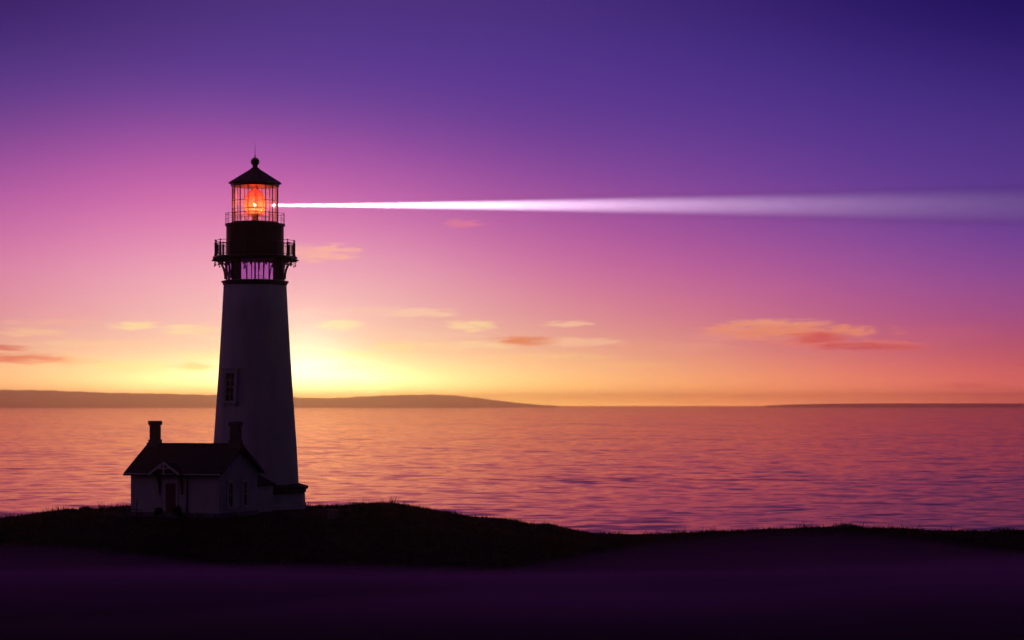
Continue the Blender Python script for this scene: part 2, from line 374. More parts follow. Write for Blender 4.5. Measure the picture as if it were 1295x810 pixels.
# gallery deck, brackets with pendants, railing
bm = BM(); add_lathe(bm, [(R(30), Z(330.5)), (R(50), Z(329.2)), (R(51.5), Z(328)), (R(53.2), Z(327.6)), (R(53.2), Z(325.4)), (R(52), Z(325)), (R(30), Z(325))], 96, cap_bot=True)
obj('gallery_deck', bm, M_black, LH, True, angle=30)
NB = 16
br = None
for k in range(NB):
    bm = BM(); z0, z1 = Z(353.5), Z(329.3)
    r0, r1 = R(38.3), R(50.5)
    pts = []
    for i in range(9):
        t = i / 8; pts.append((r0 + (r1 - r0) * (1 - math.cos(t * PI / 2)), 0, z0 + (z1 - z0) * math.sin(t * PI / 2) * 0.96))
    for a_, b_ in zip(pts, pts[1:]):
        m_ = (Vector(a_) + Vector(b_)) / 2; d_ = Vector(b_) - Vector(a_)
        add_box(bm, m_, (0.085, 0.055, d_.length * 1.1), rot=Matrix.Rotation(math.atan2(d_.x, d_.z), 4, 'Y'))
    add_box(bm, ((r0 + r1) / 2 + .1, 0, z1 - 0.03), (r1 - r0 + 0.35, 0.11, 0.13))
    add_box(bm, (r0 - .04, 0, (z0 + z1) / 2), (0.06, 0.05, z1 - z0))
    add_tube(bm, [(r0 + .05, 0, z1 - .32), (r0 + .42, 0, z1 - .32)], 0.03, 5)
    o = obj('bracket', bm, M_black, LH); o.rotation_euler = (0, 0, 2 * PI * k / NB - PI / 2)
    bm = BM()
    for (q, l) in ((R(51.2), 0.46), (R(46.5), 0.36)):
        add_lathe(bm, [(0.0, -l - .1), (0.055, -l - .04), (0.055, -l + .03), (0.03, -l + .07), (0.03, 0)], 8, c=(q, 0, z1))
    obj('pendant', bm, M_black, o)
NP = 16
for k in range(NP):
    a = 2 * PI * (k + .5) / NP - PI / 2 + 0.06
    bm = BM(); c = (R(50.3) * math.cos(a), R(50.3) * math.sin(a), Z(325.2))
    add_lathe(bm, [(0.10, 0), (0.10, .14), (0.075, .18), (0.075, 1.02), (0.095, 1.04), (.095, 1.10), (0.03, 1.13), (.03, 1.22), (.065, 1.27), (.065, 1.33), (0, 1.38)], 8, c=c, cap_bot=True)
    obj('gallery_post', bm, M_iron, LH, True, angle=40)
bm = BM()
for z_, r_ in ((1.28, .022), (1.02, .022), (0.16, .025)): add_ring(bm, R(50.3), Z(325.2) + z_, r_, 96)
obj('gallery_rail', bm, M_iron, LH, True)
bm = BM()
for k in range(NP * 16):
    a = 2 * PI * k / (NP * 16); c = (R(50.3) * math.cos(a), R(50.3) * math.sin(a))
    add_tube(bm, [(c[0], c[1], Z(325.2) + .16), (c[0], c[1], Z(325.2) + 1.02)], 0.010, 4, caps=False)
obj('gallery_balusters', bm, M_iron, LH)

# service drum
bm = BM(); add_lathe(bm, [(R(36.3), Z(325.2)), (R(36.3), Z(323.5)), (R(35.8), Z(323)), (R(35.8), Z(287.5)), (R(36.6), Z(286.4))], 96)
obj('drum', bm, M_black, LH, True, angle=40)
bm = BM()
for k in range(12):
    a = 2 * PI * k / 12 + .2; add_box(bm, (R(35.9) * math.cos(a), R(35.9) * math.sin(a), Z(305)), (0.05, 0.10, Z(288) - Z(323)), rot=a)
add_ring(bm, R(35.9), Z(306), .03, 96, 5)
obj('drum_seams', bm, M_black, LH)
bm = BM(); add_box(bm, (R(35.9) * math.cos(-1.95), R(35.9) * math.sin(-1.95), Z(312.5)), (0.08, 0.75, 1.5), rot=-1.95, bevel=.01); dd = obj('gallery_door', bm, M_black, LH)

# lantern deck and its light rail
bm = BM(); add_lathe(bm, [(R(36), Z(287.3)), (R(37.6), Z(286.2)), (R(38), Z(284.6)), (R(37.6), Z(283.7)), (R(10), Z(283.5))], 96, cap_top=True)
obj('lantern_deck', bm, M_black, LH, True, angle=40)
for k in range(16):
    a = 2 * PI * (k + .5) / 16; c = (R(37.1) * math.cos(a), R(37.1) * math.sin(a))
    bm = BM(); add_tube(bm, [(c[0], c[1], Z(283.7)), (c[0], c[1], Z(270.6))], 0.022, 5); add_sphere(bm, (c[0], c[1], Z(270.4)), .035, sub=1); obj('lantern_post', bm, M_iron, LH)
bm = BM(); add_ring(bm, R(37.1), Z(270.9), .018, 96); add_ring(bm, R(37.1), Z(277.5), .012, 96); obj('lantern_rail', bm, M_iron, LH)

# lantern glazing
NL = 16; rl = R(28.7); zl0, zl1 = Z(283.6), Z(236.2)
bm = BM()
for k in range(NL):
    a = 2 * PI * (k + .5) / NL; c = (rl * math.cos(a), rl * math.sin(a))
    add_box(bm, (c[0], c[1], (zl0 + zl1) / 2), (0.08, 0.045, zl1 - zl0), rot=a)
obj('lantern_mullions', bm, M_iron, LH)
bm = BM()
for z_ in (Z(254.8), Z(270.2)): add_band(bm, rl - .03, rl + .03, z_ - .02, z_ + .02, NL, a0=PI / NL)
add_band(bm, rl - .06, rl + .07, zl0, zl0 + .14, NL, a0=PI / NL)
obj('lantern_glazing_bars', bm, M_iron, LH)
for k in range(NL):
    a0 = 2 * PI * (k + .5) / NL; a1 = a0 + 2 * PI / NL; g = .02; r_ = rl - .01
    p0 = (r_ * math.cos(a0 + g), r_ * math.sin(a0 + g)); p1 = (r_ * math.cos(a1 - g), r_ * math.sin(a1 - g))
    bm = BM(); add_poly(bm, [(*p0, zl0 + .15), (*p1, zl0 + .15), (*p1, zl1), (*p0, zl1)]); obj('lantern_pane', bm, M_pane, LH)
# roof, ventilator ball and rod
bm = BM(); add_lathe(bm, [(R(27), Z(236.6)), (R(30.6), Z(236.4)), (R(30.6), Z(233.6)), (R(33.6), Z(232.6)), (R(33.6), Z(231.7)), (R(5.6), Z(214.3)), (R(5.0), Z(213.2))], NL, a0=PI / NL, cap_bot=True, cap_top=True)
rf = obj('lantern_roof', bm, M_black, LH)
bm = BM()
for k in range(NL):
    a = 2 * PI * (k + .5) / NL
    add_tube(bm, [(R(33.4) * math.cos(a), R(33.4) * math.sin(a), Z(231.9)), (R(5.6) * math.cos(a), R(5.6) * math.sin(a), Z(214.5))], .028, 5)
obj('roof_ribs', bm, M_black, rf)
bm = BM(); pr = [(R(5.6), Z(214.2)), (R(5.6), Z(213)), (R(3.6), Z(212.4)), (R(3.2), Z(210)), (R(3.2), Z(209.3))]
for i in range(1, 11):
    t = -PI / 2 + .55 + i * (PI - .55) / 10; pr.append((R(5.6) * math.cos(t), Z(205) + R(5.5) * math.sin(t)))
pr[-1] = (0.05, Z(199.7)); pr += [(0.05, Z(198)), (0.07, Z(197.6)), (0.025, Z(196.5)), (0.02, Z(190)), (0.006, Z(181))]
add_lathe(bm, pr[:15], 20, cap_top=True); obj('ventilator_ball', bm, M_black, LH, True, angle=60)
bm = BM(); add_lathe(bm, pr[14:], 8, cap_top=True); obj('lightning_rod', bm, M_iron, LH)

# lens: stacked prisms, brass frame, pedestal, lamp
lc = Z(259)
bm = BM()
def beehive(t): return R(13.2) * (math.cos(abs(t)) ** 0.75) if abs(t) < PI / 2 else 0
zt_, zb_ = Z(238.5), Z(271.5)
for i in range(22):
    t0 = i / 22; z0 = zb_ + (zt_ - zb_) * t0; z1 = z0 + (zt_ - zb_) / 22 * .76
    def rad(z):
        u = (z - lc) / ((zt_ - lc) if z > lc else (lc - zb_) * 1.25); return R(13.2) * max(0.14, 1 - abs(u) ** 2.3 * (.9 if z > lc else .55))
    add_lathe(bm, [(rad(z0) - .05, z0), (rad(z0), z0), (rad((z0 + z1) / 2) + .03, (z0 + z1) / 2), (rad(z1), z1), (rad(z1) - .05, z1)], 32)
ln = obj('lens', bm, M_lens, LH)
bm = BM()
for k in range(8):
    a = 2 * PI * k / 8 + .15; pts = []
    for i in range(14):
        z = zb_ + (zt_ - zb_) * i / 13; q = rad(z) + .05; pts.append((q * math.cos(a), q * math.sin(a), z))
    add_tube(bm, pts, .03, 5)
for z in (zb_, Z(263.5), Z(249), zt_): add_band(bm, rad(z) - .03, rad(z) + .06, z - .03, z + .03, 32)
obj('lens_frame', bm, M_iron, ln)
bm = BM(); add_lathe(bm, [(.62, Z(283.5)), (.62, Z(281.5)), (.34, Z(280)), (.24, Z(276)), (.30, Z(273.5)), (.62, Z(272.6)), (.62, Z(271.8))], 24, cap_top=True); obj('lens_pedestal', bm, M_brass, LH, True, angle=40)
bm = BM(); add_sphere(bm, (0, 0, Z(260)), .10, (1, 1, 1.4)); obj('lamp', bm, M_bulb, LH, True)

# tower window (faces left of the camera)
def on_tower(z):
    zs = [p[1] for p in prof]; rs = [p[0] for p in prof]; return float(np.interp(z, zs, rs))
wa = math.radians(-90 - 33.5)
def tower_window(zc_, wd, ht):
    r_ = on_tower(zc_); rm = Matrix.Rotation(wa, 4, 'Z')
    e = empty('window', (0, 0, 0)); 
    COL.objects.unlink(e); bpy.data.objects.remove(e)
    tilt = 0.06
    T = rm @ Matrix.Translation((r_, 0, zc_)) @ Matrix.Rotation(-tilt, 4, 'Y')
    bm = BM()
    fw = .27
    add_box(bm, (.02, -(wd / 2 + fw / 2), 0), (.34, fw, ht)); add_box(bm, (.02, (wd / 2 + fw / 2), 0), (.34, fw, ht))
    add_box(bm, (.02, 0, -ht / 2 - .12), (.42, wd + 2 * fw + .16, .22)); add_box(bm, (.02, 0, ht / 2 + .16), (.40, wd + 2 * fw + .1, .30))
    add_box(bm, (.05, 0, ht / 2 + .37), (.50, wd + 2 * fw + .3, .12))
    for s in (-1, 1): add_box(bm, (.04, s * (wd / 2 + fw / 2), -ht / 2 - .34), (.30, fw * .9, .22))
    bmesh.ops.transform(bm, matrix=T, verts=bm.verts[:]); fo = obj('window', bm, M_white, LH)
    bm = BM(); add_box(bm, (.03, 0, 0), (.03, wd, ht)); bmesh.ops.transform(bm, matrix=T, verts=bm.verts[:]); obj('pane', bm, M_dark, fo)
    bm = BM(); add_box(bm, (.06, 0, 0), (.04, .05, ht)); add_box(bm, (.06, 0, 0.0), (.04, wd, .06)); add_box(bm, (.06, 0, ht * .25), (.035, wd, .03)); add_box(bm, (.06, 0, -ht * .25), (.035, wd, .03))
    for s in (-1, 1): add_box(bm, (.06, s * (wd / 2 - .03), 0), (.05, .06, ht))
    bmesh.ops.transform(bm, matrix=T, verts=bm.verts[:]); obj('sash', bm, M_trim, fo)
tower_window(Z(490), .95, Z(474) - Z(508.5))

# octagonal base house round the tower foot
bm = BM(); a8 = PI / 8
add_lathe(bm, [(4.36, -.7), (4.36, .12), (4.27, .15), (4.22, Z(622.5))], 8, a0=a8); obj('base_wall', bm, M_stucco, LH)
bm = BM(); add_lathe(bm, [(4.0, Z(622.5)), (4.32, Z(623.2)), (4.36, Z(619.5)), (4.52, Z(618.8)), (4.52, Z(615.3)), (3.45, Z(610.5))], 8, a0=a8, cap_bot=False); obj('base_roof', bm, M_roof, LH)

# ------------------------------------------------------------------ cottage
TH = math.radians(22)
HC = Vector(((276.8 - 647.5) / F * 172.0, 172.0, 0))
# local frame: x runs along the front wall to the left of the photo (from the near corner), y runs to the back
HS = empty('cottage', HC, 0); tag(HS, 'small white cottage with dark gabled roof and two chimneys beside the lighthouse', 'house')
ea = Vector((-math.cos(TH), math.sin(TH), 0)); eb = Vector((math.sin(TH), math.cos(TH), 0))
MH = Matrix(((ea.x, eb.x, 0, 0), (ea.y, eb.y, 0, 0), (0, 0, 1, 0), (0, 0, 0, 1)))
def hobj(name, bm, m, parent=HS, smooth=False):
    bmesh.ops.transform(bm, matrix=MH, verts=bm.verts[:]); return obj(name, bm, m, parent, smooth)
LEN = 7.58; W = 6.0
ez = zz(597.2, 172.0); rz = zz(564.6, 174.8)
GB = -0.6
ov1, ov2 = .36, .42          # gable and eave overhang
slope = (rz - ez) / (W / 2)
bm = BM()
ga = [(0, 0, GB), (0, 0, ez), (0, W / 2, ez + slope * W / 2 - .16), (0, W, ez), (0, W, GB)]
add_slab(bm, ga, (LEN, 0, 0)); hobj('wall', bm, M_stucco)
bm = BM()                   # plinth course
add_box(bm, (LEN / 2, -.03, -.16), (LEN + .12, .06, .5)); add_box(bm, (-.03, W / 2, -.16), (.06, W + .06, .5)); hobj('plinth', bm, M_stone)
th = .14
bm = BM()
lo = ez - slope * ov2
for sgn in (0, 1):
    y_e = -ov2 if sgn == 0 else W + ov2
    add_slab(bm, [(-ov1, y_e, lo), (LEN + ov1, y_e, lo), (LEN + ov1, W / 2, rz), (-ov1, W / 2, rz)], (0, 0, th))
roof = hobj('roof', bm, M_roof)
bm = BM(); add_tube(bm, [(-ov1 - .02, W / 2, rz + th + .01), (LEN + ov1 + .02, W / 2, rz + th + .01)], .07, 8); hobj('ridge_cap', bm, M_roof, roof)
bm = BM()                   # eave fascia and rake boards
add_box(bm, (LEN / 2, -ov2 - .012, lo + .03), (LEN + 2 * ov1, .03, .17)); add_box(bm, (LEN / 2, W + ov2 + .012, lo + .03), (LEN + 2 * ov1, .03, .17))
add_box(bm, (LEN / 2, -.03, lo + .02 + .09), (LEN - .02, .06, .16))
hobj('fascia', bm, M_trim)
bm = BM()
for xx in (-ov1 - .015,):
    for s in (0, 1):
        y_e = -ov2 if s == 0 else W + ov2
        add_slab(bm, [(xx, y_e, lo - .06), (xx, W / 2, rz - .06), (xx, W / 2, rz + th), (xx, y_e, lo + th)], (-.03, 0, 0))
hobj('bargeboard', bm, M_roof)
bm = BM(); add_box(bm, (-ov1 - .03, W / 2, rz - .35), (.06, .07, .95)); add_box(bm, (-ov1 - .03, W / 2, rz - .28), (.05, 1.3, .07)); add_sphere(bm, (-ov1 - .03, W / 2, rz - .86), .07, sub=1)
hobj('gable_pendant', bm, M_roof)
def chimney(cx, cy, zt_, w):
    bm = BM(); zb_ = rz - .55; z1 = rz + .42
    add_box(bm, (cx, cy, (zb_ + z1) / 2), (w * 1.08, w * 1.08, z1 - zb_), bevel=.02)
    add_box(bm, (cx, cy, z1 + .03), (w * 1.06, w * 1.06, .06)); top = zt_ - .34
    add_box(bm, (cx, cy, (z1 + .06 + top) / 2), (w * .94, w * .94, top - z1 - .06), bevel=.06)
    add_box(bm, (cx, cy, top + .05), (w * 1.06, w * 1.06, .10)); add_box(bm, (cx, cy, top + .19), (w * 1.14, w * 1.14, .18), bevel=.03); add_box(bm, (cx, cy, top + .31), (w * 1.08, w * 1.08, .07))
    for s in (-1, 1):
        add_box(bm, (cx + s * w * .14, cy - w * .48, (z1 + top) / 2 + .25), (w * .14, .05, .5))
    return hobj('chimney', bm, M_brick, roof)
chimney(LEN - .34, W / 2, zz(532.5, 177.5), .72)
chimney(.24, W / 2, zz(533.8, 175.0), .74)

# front door, porch hood, steps
def fx(px):                 # photo column -> distance along the front wall
    best = min(range(0, 1040), key=lambda i: abs((HC.x + ea.x * i * .0075) / (HC.y + ea.y * i * .0075) * F + 647.5 - px)); return best * .0075
dx = fx(216.5)
bm = BM(); add_box(bm, (dx, -.02, 1.20), (.86, .05, 2.1))
for zc_ in (.65, 1.65): 
    for s in (-1, 1): add_box(bm, (dx + s * .2, -.05, zc_), (.28, .03, .72))
door = hobj('door', bm, M_door)
bm = BM(); add_sphere(bm, (dx - .34, -.10, 1.15), .05, sub=1); hobj('handle', bm, M_brass, door)
bm = BM()
for s in (-1, 1): add_box(bm, (dx + s * .52, -.04, 1.25), (.16, .10, 2.25))
add_box(bm, (dx, -.04, 2.42), (1.30, .12, .16)); hobj('door_frame', bm, M_trim)
bm = BM()
for s in (0, 1, 2): add_box(bm, (dx, -.35 - .28 * s, -.02 - .17 * s + .07), (1.9 + .1 * s, .56 + .0 * s, .16))
hobj('step', bm, M_stone)
# hood
hd, hw = 1.05, 1.28; hz0, hz1 = ez - .17, ez + .68
bm = BM()
for s in (-1, 1):
    add_slab(bm, [(dx, .6, hz1), (dx, -hd, hz1), (dx + s * hw, -hd, hz0), (dx + s * hw, 0.25, hz0)], (0, 0, .07))
hood = hobj('porch_roof', bm, M_roof)
bm = BM()
for s in (-1, 1):
    add_slab(bm, [(dx, -hd - .01, hz1 - .10), (dx, -hd - .01, hz1 + .07), (dx + s * hw, -hd - .01, hz0 + .07), (dx + s * hw, -hd - .01, hz0 - .10)], (0, -.07, 0))
add_box(bm, (dx, -hd - .045, hz0 + .42), (hw * .95, .05, .10)); add_box(bm, (dx, -hd - .045, hz0 + .30), (.10, .055, .80))
hobj('porch_truss', bm, M_trim, hood)
for s in (-1, 1):
    bm = BM(); x_ = dx + s * 0.96
    add_box(bm, (x_, -.06, ez - .85), (.12, .12, 1.35)); add_box(bm, (x_, -hd * .5, hz0 - .02), (.12, hd, .12))
    pts = [(x_, -.06 - (hd - .12) * (1 - math.cos(t * PI / 2)), ez - 1.45 + (1.25) * math.sin(t * PI / 2)) for t in [i / 7 for i in range(8)]]
    add_tube(bm, pts, .075, 6); add_slab(bm, [(x_ - .03, -.08, ez - .2), (x_ - .03, -.75, ez - .22), (x_ - .03, -.25, ez - .7), (x_ - .03, -.08, ez - 1.1)], (.06, 0, 0))
    add_lathe(bm, [(0, -.30), (.07, -.2), (.05, 0)], 8, c=(x_, -.06, ez - 1.5))
    hobj('porch_bracket', bm, M_black, hood)
bm = BM(); px_ = fx(237); add_tube(bm, [(px_, -.38, ez - .28), (px_, -.08, ez - .5), (px_, -.08, 0.05)], .055, 8); hobj('downpipe', bm, M_black)
bm = BM(); add_tube(bm, [(-ov1, -ov2 - .08, lo - .02), (LEN + ov1, -ov2 - .08, lo - .02)], .06, 8); hobj('gutter', bm, M_black)
# gable windows
for wy in (.28, .66):
    y0 = W * wy; zc_ = 1.42; wd, ht = .62, 1.75
    bm = BM(); fw = .14
    for s in (-1, 1): add_box(bm, (-.03, y0 + s * (wd / 2 + fw / 2), zc_), (.12, fw, ht + .1))
    add_box(bm, (-.05, y0, zc_ + ht / 2 + .12), (.18, wd + 2 * fw + .16, .18)); add_box(bm, (-.06, y0, zc_ - ht / 2 - .08), (.22, wd + 2 * fw + .16, .12))
    w_ = hobj('window', bm, M_trim)
    bm = BM(); add_box(bm, (-.012, y0, zc_), (.02, wd, ht)); hobj('pane', bm, M_dark, w_)
    bm = BM(); add_box(bm, (-.035, y0, zc_), (.03, .04, ht)); add_box(bm, (-.035, y0, zc_), (.032, wd, .05)); hobj('sash', bm, M_trim, w_)
# passage from the back wall to the tower
bm = BM(); pw = 1.35; pc = W * 0.0
x0, x1 = 1.2, 3.8; ph = zz(600, 178) - .35
add_slab(bm, [(x0, W + .01, GB), (x0, W + .01, ph - .5), ((x0 + x1) / 2, W + .01, ph + .05), (x1, W + .01, ph - .5), (x1, W + .01, GB)], (0, 4.8, 0)); hobj('passage', bm, M_stucco)
bm = BM()
for s in (0, 1):
    xe = x0 - .2 if s == 0 else x1 + .2
    add_slab(bm, [(xe, W + .02, ph - .62), ((x0 + x1) / 2, W + .02, ph + .1), ((x0 + x1) / 2, W + 4.9, ph + .1), (xe, W + 4.9, ph - .62)], (0, 0, .1))
hobj('passage_roof', bm, M_roof)

# ------------------------------------------------------------------ small things in the yard
def hw(x, y, z=0): return HC + MH.to_3x3() @ Vector((x, y, z))
def gz(x, y): return float(terrain(x, y))
def bush(name, p, r, h, label, n=420):
    root = empty(name, (p[0], p[1], gz(p[0], p[1]) - .05)); tag(root, label, 'bush')
    bm = BM(); rr = random.Random(int(abs(p[0] * 100)))
    for i in range(n):
        u = Vector((rr.gauss(0, 1), rr.gauss(0, 1), rr.gauss(0, 1))).normalized() * rr.random() ** .4
        c = Vector((u.x * r, u.y * r, h * .5 + u.z * h * .5)) * (1 + .22 * mnoise.noise(u * 2.3 + Vector((p[0], 0, 0))))
        c.z = max(.02, c.z); s = (.05 + .07 * rr.random()) * (h ** .5)
        a = Vector((rr.gauss(0, 1), rr.gauss(0, 1), rr.gauss(0, 1))).normalized(); b = a.orthogonal().normalized()
        add_poly(bm, [c - a * s, c + b * s * .6, c + a * s, c - b * s * .6])
    obj('foliage', bm, M_leaf, root)
    bm = BM()
    for i in range(5):
        a = i * 1.3; add_tube(bm, [(0, 0, 0), (math.cos(a) * r * .5, math.sin(a) * r * .5, h * .6)], .03, 5, .012)
    obj('stem', bm, M_bark, root)
pb = hw(fx(208.5) + .1, -.75); bush('bush', pb, .36, .8, 'small round bush left of the cottage door steps')
pb = hw(fx(229), -.55); bush('bush', pb, .34, .95, 'upright bush between the cottage door steps and the downpipe')
q = at(108, 645, 186.0); bush('bush', (q.x, q.y), .52, .5, 'low dark bush on the brow left of the cottage', 600)
# low rail by the front wall
r0 = hw(fx(170), -1.3); r1 = hw(fx(192), -1.5); d = (r1 - r0)
root = empty('railing', (r0.x, r0.y, gz(r0.x, r0.y))); tag(root, 'low thin metal railing in front of the left end of the cottage', 'railing')
for t in (0, 1):
    bm = BM(); add_tube(bm, [d * t + Vector((0, 0, -.1)), d * t + Vector((0, 0, .62))], .03, 6); obj('post', bm, M_iron, root)
bm = BM(); add_tube(bm, [Vector((0, 0, .6)), d + Vector((0, 0, .6))], .028, 6); add_tube(bm, [Vector((0, 0, .3)), d + Vector((0, 0, .3))], .02, 6); obj('rail', bm, M_iron, root)
p = hw(fx(181), -.9); root = empty('marker_post', (p.x, p.y, gz(p.x, p.y))); tag(root, 'thin upright post behind the low railing by the cottage wall', 'post')
bm = BM(); add_tube(bm, [(0, 0, -.1), (0, 0, 1.25)], .035, 6); obj('pole', bm, M_iron, root)
# pale block on the right of the tower
p = at(420.5, 653, 172.5); root = empty('utility_box', (p.x, p.y, gz(p.x, p.y)), .3); tag(root, 'low pale concrete box with a flat lid right of the lighthouse', 'utility box')
bm = BM(); add_box(bm, (0, 0, .28), (.62, .6, .75), bevel=.02); obj('body', bm, M_stone, root)
bm = BM(); add_box(bm, (0, 0, .69), (.74, .72, .07), bevel=.01); obj('lid', bm, M_stone, root)

# rocks on the brow
def rock(p, r, label):
    bm = BM(); q = bmesh.ops.create_icosphere(bm, subdivisions=3, radius=1)
    for v in bm.verts:
        n = mnoise.fractal(v.co * 1.7 + Vector((p[0], 3, 0)), 1, 2, 4); v.co = Vector((v.co.x * r[0], v.co.y * r[1], v.co.z * r[2])) * (1 + .35 * n)
    o = obj('rock', bm, M_stone, None, True, loc=(p[0], p[1], gz(p[0], p[1]))); tag(o, label, 'rock')
for px_, r_, lb in ((1070, (.9, .7, .26), 'low boulder on the highest point of the right hand brow'), (1262, (.55, .5, .2), 'small boulder on the brow near the right edge of the photo'),
                    (690, (.8, .6, .24), 'small boulder where the grassy brow dips down to the sea right of the lighthouse')):
    q = at(px_, 660, 193.0); rock((q.x, q.y), r_, lb)

# ------------------------------------------------------------------ mist lying in the hollow
M_mist = mat_vol('hollow_mist', (0.90, 0.32, 0.92), 0.10, 0.0)
def mist(k, fr, label):
    xs_ = np.arange(-15, 15.01, .3); ys_ = np.arange(15, 44.01, .5); Xg, Yg = np.meshgrid(xs_, ys_)
    G = terrain(Xg, Yg)
    n = np.sin(Xg * (.30 + .07 * k) - Yg * .21 + 1.0 + 1.7 * k) + .8 * np.sin(Xg * .17 + Yg * .36 + 2.2 + 2.3 * k + np.sin(Yg * .2)) + .25 * np.sin(Xg * .8 + Yg * .5 + k)
    h = (.10 + .12 * n + .006 * Xg) * fr
    h = np.clip(h, 0.004, None) * ss(15, 29, Yg) * (1 - ss(27, 43, Yg)) * 1.5 * (1 - ss(12, 15, np.abs(Xg))) + .002
    nx, ny = len(xs_), len(ys_); bm = BM()
    T = [[bm.verts.new((xs_[i], ys_[j], G[j, i] + h[j, i])) for i in range(nx)] for j in range(ny)]
    B = [[bm.verts.new((xs_[i], ys_[j], G[j, i] - .12 - .01 * k)) for i in range(nx)] for j in range(ny)]
    for j in range(ny - 1):
        for i in range(nx - 1):
            bm.faces.new((T[j][i], T[j][i + 1], T[j + 1][i + 1], T[j + 1][i])); bm.faces.new((B[j][i], B[j + 1][i], B[j + 1][i + 1], B[j][i + 1]))
    for j in range(ny - 1):
        for i in (0, nx - 1): bm.faces.new((T[j][i], T[j + 1][i], B[j + 1][i], B[j][i]))
    for i in range(nx - 1):
        for j in (0, ny - 1): bm.faces.new((T[j][i], B[j][i], B[j][i + 1], T[j][i + 1]))
    o = obj('mist', bm, M_mist, None, True); tag(o, label, 'mist', kind='stuff')
for k_, (fr_, lb_) in enumerate(((.35, 'lowest and thickest layer of violet mist hugging the near slope'), (.7, 'low layer of violet mist just above the near slope'),
                                 (.95, 'upper layer of violet mist drifting over the near slope'), (1.4, 'thin topmost veil of violet mist over the near slope'))): mist(k_, fr_, lb_)

# ------------------------------------------------------------------ beam of light in the night air
LZ = Z(260)
bl = 150.0
bm = BM(); n = 40; ang = math.radians(1.55)
rings = []
for r_, x_ in ((.18, 1.05), (.22 + math.tan(ang) * (bl - 1), bl)):
    rings.append([bm.verts.new((x_, r_ * math.cos(2 * PI * i / n), r_ * math.sin(2 * PI * i / n))) for i in range(n)])
for i in range(n):
    j = (i + 1) % n; bm.faces.new((rings[0][i], rings[0][j], rings[1][j], rings[1][i]))
bm.faces.new(rings[0][::-1]); bm.faces.new(rings[1])
beam = obj('light_beam', bm, mat_vol('lit_sea_air', (1, .80, 1.0), 0.052, 0.0), None, loc=(TX, TY, LZ))
tag(beam, 'long white beam of light shining from the lighthouse lamp to the right', 'light beam', kind='stuff')
sp = bpy.data.lights.new('beacon', 'SPOT'); sp.energy = 7.6e6; sp.spot_size = 2 * math.radians(1.5); sp.spot_blend = 1.0; sp.shadow_soft_size = 0.09; sp.color = (1.0, .96, .97)
so = bpy.data.objects.new('beacon', sp); COL.objects.link(so); so.location = (TX + 1.03, TY, LZ); so.rotation_euler = (0, -PI / 2, 0)
s2 = sp.copy(); s2.name = 'beacon_core'; s2.energy = 1.5e6; s2.spot_size = 2 * math.radians(.55); so2 = bpy.data.objects.new('beacon_core', s2); COL.objects.link(so2); so2.location = so.location; so2.rotation_euler = (0, -PI / 2 + math.radians(-.25), 0)
pl = bpy.data.lights.new('lantern_lamp', 'POINT'); pl.energy = 3200; pl.color = (1.0, .28, .12); pl.shadow_soft_size = .12
po = bpy.data.objects.new('lantern_lamp', pl); COL.objects.link(po); po.location = (TX, TY, Z(261))

# ------------------------------------------------------------------ sun
SUNPX = 386; SAZ = math.atan((SUNPX - 647.5) / F); SEL = math.radians(0.9)
sd = Vector((math.sin(SAZ) * math.cos(SEL), math.cos(SAZ) * math.cos(SEL), math.sin(SEL)))
sun = bpy.data.lights.new('sun', 'SUN'); sun.energy = 0.002; sun.angle = math.radians(12.0); sun.color = (1.0, .50, .17)
su = bpy.data.objects.new('sun', sun); COL.objects.link(su); su.rotation_euler = sd.to_track_quat('Z', 'Y').to_euler()

# ------------------------------------------------------------------ sky
W_ = bpy.data.worlds.new('World'); S.world = W_; W_.use_nodes = True; nt = W_.node_tree; N = nt.nodes; L = nt.links
for n in list(N): N.remove(n)
def setin(sock, x):
    if isinstance(x, (int, float)): sock.default_value = x
    elif isinstance(x, tuple): sock.default_value = x if len(x) != 3 or sock.type == 'VECTOR' else (*x, 1)
    else: L.new(x, sock)
def mt(op, a, b=None, c=None, clamp=False):
    n = N.new('ShaderNodeMath'); n.operation = op; n.use_clamp = clamp
    for i, x in enumerate((a, b, c)):
        if x is not None: setin(n.inputs[i], x)
    return n.outputs[0]
def mix(f, a, b, mode='MIX'):
    n = N.new('ShaderNodeMix'); n.data_type = 'RGBA'; n.blend_type = mode
    setin(n.inputs[0], f); setin(n.inputs[6], a); setin(n.inputs[7], b); return n.outputs[2]
def smooth(x, a, b):
    n = N.new('ShaderNodeMapRange'); n.interpolation_type = 'SMOOTHSTEP'
    setin(n.inputs['Value'], x); n.inputs['From Min'].default_value = a; n.inputs['From Max'].default_value = b; return n.outputs[0]
tc = N.new('ShaderNodeTexCoord'); sep = N.new('ShaderNodeSeparateXYZ'); L.new(tc.outputs['Generated'], sep.inputs[0])
X, Y, Zd = sep.outputs
az = mt('ARCTAN2', X, Y)
U = mt('MULTIPLY', az, F)                                                    # azimuth in units of 1/F rad
hr = mt('SQRT', mt('ADD', mt('MULTIPLY', X, X), mt('MULTIPLY', Y, Y)))
V = mt('MULTIPLY', mt('DIVIDE', Zd, mt('MAXIMUM', hr, 0.001)), F)            # tangent of elevation, same units
